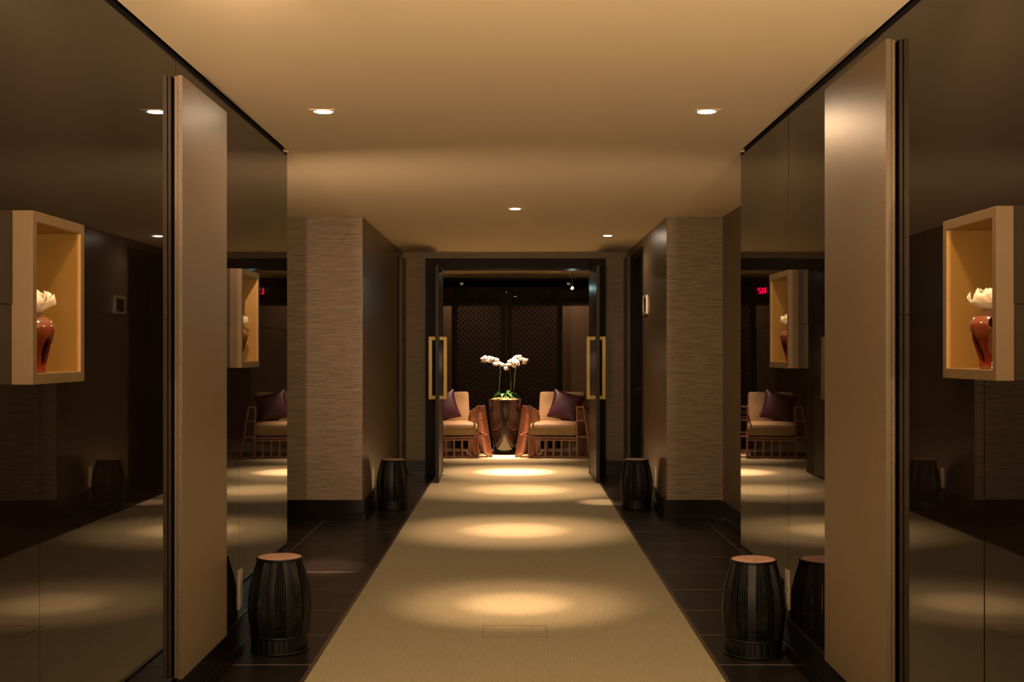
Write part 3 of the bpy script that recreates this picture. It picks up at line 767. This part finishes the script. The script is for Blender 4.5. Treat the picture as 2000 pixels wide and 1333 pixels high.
orchid('white orchid in the middle of the planter, brightest spray under the lamp',
       stem_path([(997, 778, -.02), (997.5, 760, -.02), (998, 742, -.02), (996, 725, -.03), (997, 716, -.05), (1003, 706, -.07), (1000, 711, -.09), (990, 716, -.10)]),
       bl([(997, 707, -.08, 1.1, -10, -5), (1003, 704, -.06, 1.2, 5, -20), (1009, 708, -.07, 1.1, 15, 0), (1005, 711, -.10, 1.05, 0, 10), (999, 712, -.11, .9, -15, 5), (1011, 712, -.05, .9, 25, 5), (1002, 708, -.12, 1.0, 0, 0), (1004, 717, -.09, .7, 10, 30), (991, 713, -.10, .8, -20, 0), (988, 720, -.10, .8, -15, 20), (990, 722, -.09, .7, 5, 30)]),
       [], [(15, .15, .05, .05, .11), (60, .14, .05, .0, .12), (250, .11, .05, .05, .10), (170, .14, .05, .07, .12)])
orchid('white orchid at the right of the planter, farther back with dimmer spray',
       stem_path([(1003, 778, .08), (1004, 755, .08), (1006, 730, .08), (1008, 715, .08), (1011, 706, .07), (1018, 701, .06), (1027, 708, .05)]),
       bl([(1008, 699, .06, 1.0, -10, 0), (1014, 698, .05, 1.05, 10, -10), (1017, 703, .05, 1.05, 0, 5), (1022, 703, .04, .9, 15, 5), (1027, 705, .04, 1.0, 10, 0), (1024, 710, .05, .8, 0, 15)]),
       [], [(350, .19, .06, .07, .11), (310, .13, .05, .06, .10)])

# ------------------------------------------------------------------ armchairs
def cushion(mb_name, mat, parent, sx, sy, sz, puff=.3, loc=(0, 0, 0), rot=(0, 0, 0), n=10, tag_label=None, wrinkle=.0, pinch=0.0):
    bm = bmesh.new(); bmesh.ops.create_cube(bm, size=2); bmesh.ops.subdivide_edges(bm, edges=bm.edges, cuts=n, use_grid_fill=True)
    for v in bm.verts:
        x, y, z = v.co
        e = max(abs(x), abs(y)); p = (1-abs(x)**6)*(1-abs(y)**6)
        if pinch:     # throw pillow: thin at the seam, pulled in edges, pointed corners
            f = (max(0, (1-x*x))*max(0, (1-z*z)))**.42
            nx = x*(1-.10*(1-z*z)*abs(x)); nzz = z*(1-.10*(1-x*x)*abs(z))
            v.co = Vector((nx*sx/2, y*(sy/2)*(.12+.88*f), nzz*sz/2))
            continue
        rnd = .90+.10*((1-abs(x)**8)); r2 = .90+.10*(1-abs(y)**8)
        zz = z*(.80+.20*((1-x**4)*(1-y**4))**.5) if abs(x) <= 1 else z
        wv = wrinkle*math.sin(7*x+3*z)*math.cos(5*y+2*x)
        v.co = Vector((x*sx/2*(1-.035*z*z), y*sy/2*(1-.05*z*z), zz*sz/2 + wv))
    me = bpy.data.meshes.new(mb_name); bm.to_mesh(me); bm.free(); me.materials.append(mat)
    me.polygons.foreach_set('use_smooth', [True]*len(me.polygons))
    o = bpy.data.objects.new(mb_name, me); COL.objects.link(o); o.parent = parent
    o.location = loc; o.rotation_euler = rot
    s_ = o.modifiers.new('subsurf', 'SUBSURF'); s_.levels = 1; s_.render_levels = 1
    return o
def make_armchair():
    root = empty('armchair'); B = .020
    HF, HB = .690, .575                      # arm height at front and back
    YF, YK = -.42, .40                       # front and back of the frame
    def top(y): return HF+(HB-HF)*(y-YF)/(YK-YF)
    def xo(z, y): return .505-.105*(z/HF)     # slanted outer face
    XI = .325
    for s in (-1, 1):
        arm = MB()
        for y in (YF, YK):
            t = top(y)
            arm.bar((s*xo(0, y), y, 0), (s*xo(t, y), y, t), B, B*1.3)
            arm.bar((s*XI, y, 0), (s*(XI-.012), y, t), B, B*1.3)
            for z in (.012, .285, .50, t-.012):
                if z > t-.05 and z != t-.012: continue
                arm.bar((s*XI, y, z), (s*xo(z, y), y, z), B, B)
        for z0, z1 in ((.012, .012), (.285, .285), (HF-.012, HB-.012)):
            arm.bar((s*xo(z0, 0), YF, z0), (s*xo(z1, 0), YK, z1), B, B)
            arm.bar((s*XI, YF, z0), (s*XI, YK, z1), B, B)
        ao = arm.build('arm_frame', M['rosewood'], root, bevel=0.0015)
        for i in range(8):
            y = YF+(YK-YF)*(i+1)/9; t = top(y)-.015
            MB().bar((s*xo(.02, y), y, .02), (s*xo(t, y), y, t), .013, .030, up=(0, 1, 0)).build('slat', M['rosewood'], ao)
            MB().bar((s*XI, y, .02), (s*(XI-.010), y, t), .013, .030, up=(0, 1, 0)).build('slat', M['rosewood'], ao)
    bs = MB()
    for y in (YF+.03, YK):
        for z in (.012, .235, .268): bs.bar((-XI, y, z), (XI, y, z), B, B)
    bs.box(-XI, XI, YF+.04, YK-.01, .255, .275)
    bo = bs.build('base_frame', M['rosewood'], root, bevel=0.0015)
    for y in (YF+.03, YK):
        for i in range(5):
            x = -XI+2*XI*(i+1)/6
            MB().bar((x, y, .02), (x, y, .235), .020, .028, up=(0, 1, 0)).build('slat', M['rosewood'], bo)
    bk = MB()
    for x in (-XI, XI): bk.bar((x, YK, .26), (x, YK+.10, .66), B, B)
    for z, yy in ((.40, YK+.035), (.655, YK+.10)): bk.bar((-XI, yy, z), (XI, yy, z), B, B)
    bko = bk.build('back_frame', M['rosewood'], root)
    for i in range(5):
        x = -XI+2*XI*(i+1)/6
        MB().bar((x, YK, .27), (x, YK+.10, .655), .02, .02).build('slat', M['rosewood'], bko)
    cushion('seat_cushion', M['linen'], root, .645, .70, .190, loc=(0, -.065, .373), wrinkle=.003)
    cushion('back_cushion', M['linen'], root, .63, .46, .15, loc=(0, .33, .625), rot=(R(74), 0, 0), wrinkle=.004)
    return root
ac = make_armchair(); ac.location = (.585, 17.03, .013); ac.rotation_euler.z = R(-11)
tag(ac, 'rosewood slatted armchair with gold cushions, right of the planter', 'armchair', 'slatted rosewood armchairs in the lobby')
ac2 = copy_tree(ac); ac2.location = (-.885, 17.03, .013); ac2.rotation_euler.z = R(11)
tag(ac2, 'rosewood slatted armchair with gold cushions, left of the planter', 'armchair', 'slatted rosewood armchairs in the lobby')
for sgn, xx, lab in ((1, .585, 'purple satin throw pillow on the right armchair'), (-1, -.885, 'purple satin throw pillow on the left armchair')):
    p = cushion('throw_pillow', M['purple'], None, .44, .15, .42, pinch=1, n=14)
    rz = R(-11)*sgn
    p.location = Vector((xx, 17.03, 0)) + Matrix.Rotation(rz, 3, 'Z') @ Vector((sgn*.09, .115, .670))
    p.rotation_euler = Euler((R(-20), R(14)*sgn, rz), 'XYZ')
    tag(p, lab, 'pillow', 'purple pillows on the armchairs')

# ------------------------------------------------------------------ lift position displays on the far wall
def led(x, glyphs, lab):
    root = empty('floor_display', (x, YE-.09, 2.36)); tag(root, lab, 'display', 'red floor displays above the lift doors')
    wv = .09*len(glyphs)/2+.06
    MB().box(-wv, wv, -.01, .08, -.02, .12).build('housing', M['screen'], root)
    mb = MB(); y = -.012; t = .008; h = .085; gw = .034
    def seg(x0, z0, x1, z1): mb.box(min(x0, x1)-t/2, max(x0, x1)+t/2, y-.002, y+.003, min(z0, z1)-t/2, max(z0, z1)+t/2)
    for i, g in enumerate(glyphs):
        gx = (i-(len(glyphs)-1)/2)*.045-gw/2; z0 = .008
        if g == 'D':
            mb.box(gx+.008, gx+.026, y-.002, y+.003, z0+.03, z0+h+.008)
            mb.add([(gx-.002, y-.002, z0+.036), (gx+.036, y-.002, z0+.036), (gx+.017, y-.002, z0), (gx-.002, y+.003, z0+.036), (gx+.036, y+.003, z0+.036), (gx+.017, y+.003, z0)], [(0,1,2),(3,5,4),(0,3,4,1),(1,4,5,2),(2,5,3,0)])
        if g == '1': seg(gx+gw/2, z0, gx+gw/2, z0+h); seg(gx+gw/2-.010, z0+h-.012, gx+gw/2, z0+h-.012); seg(gx+gw/2-.01, z0, gx+gw/2+.01, z0)
        if g == '2': seg(gx, z0+h, gx+gw, z0+h); seg(gx+gw, z0+h, gx+gw, z0+h/2); seg(gx, z0+h/2, gx+gw, z0+h/2); seg(gx, z0+h/2, gx, z0); seg(gx, z0, gx+gw, z0)
        if g == 'L': seg(gx, z0, gx, z0+h); seg(gx, z0, gx+gw, z0)
    mb.build('digits', M['led'], root)
led(-1.45, ['D', '1', '2'], 'red lit floor display reading 12 with a down arrow')
led(1.55, ['L'], 'red lit floor display showing a single letter, mirrored beside the far left niche')
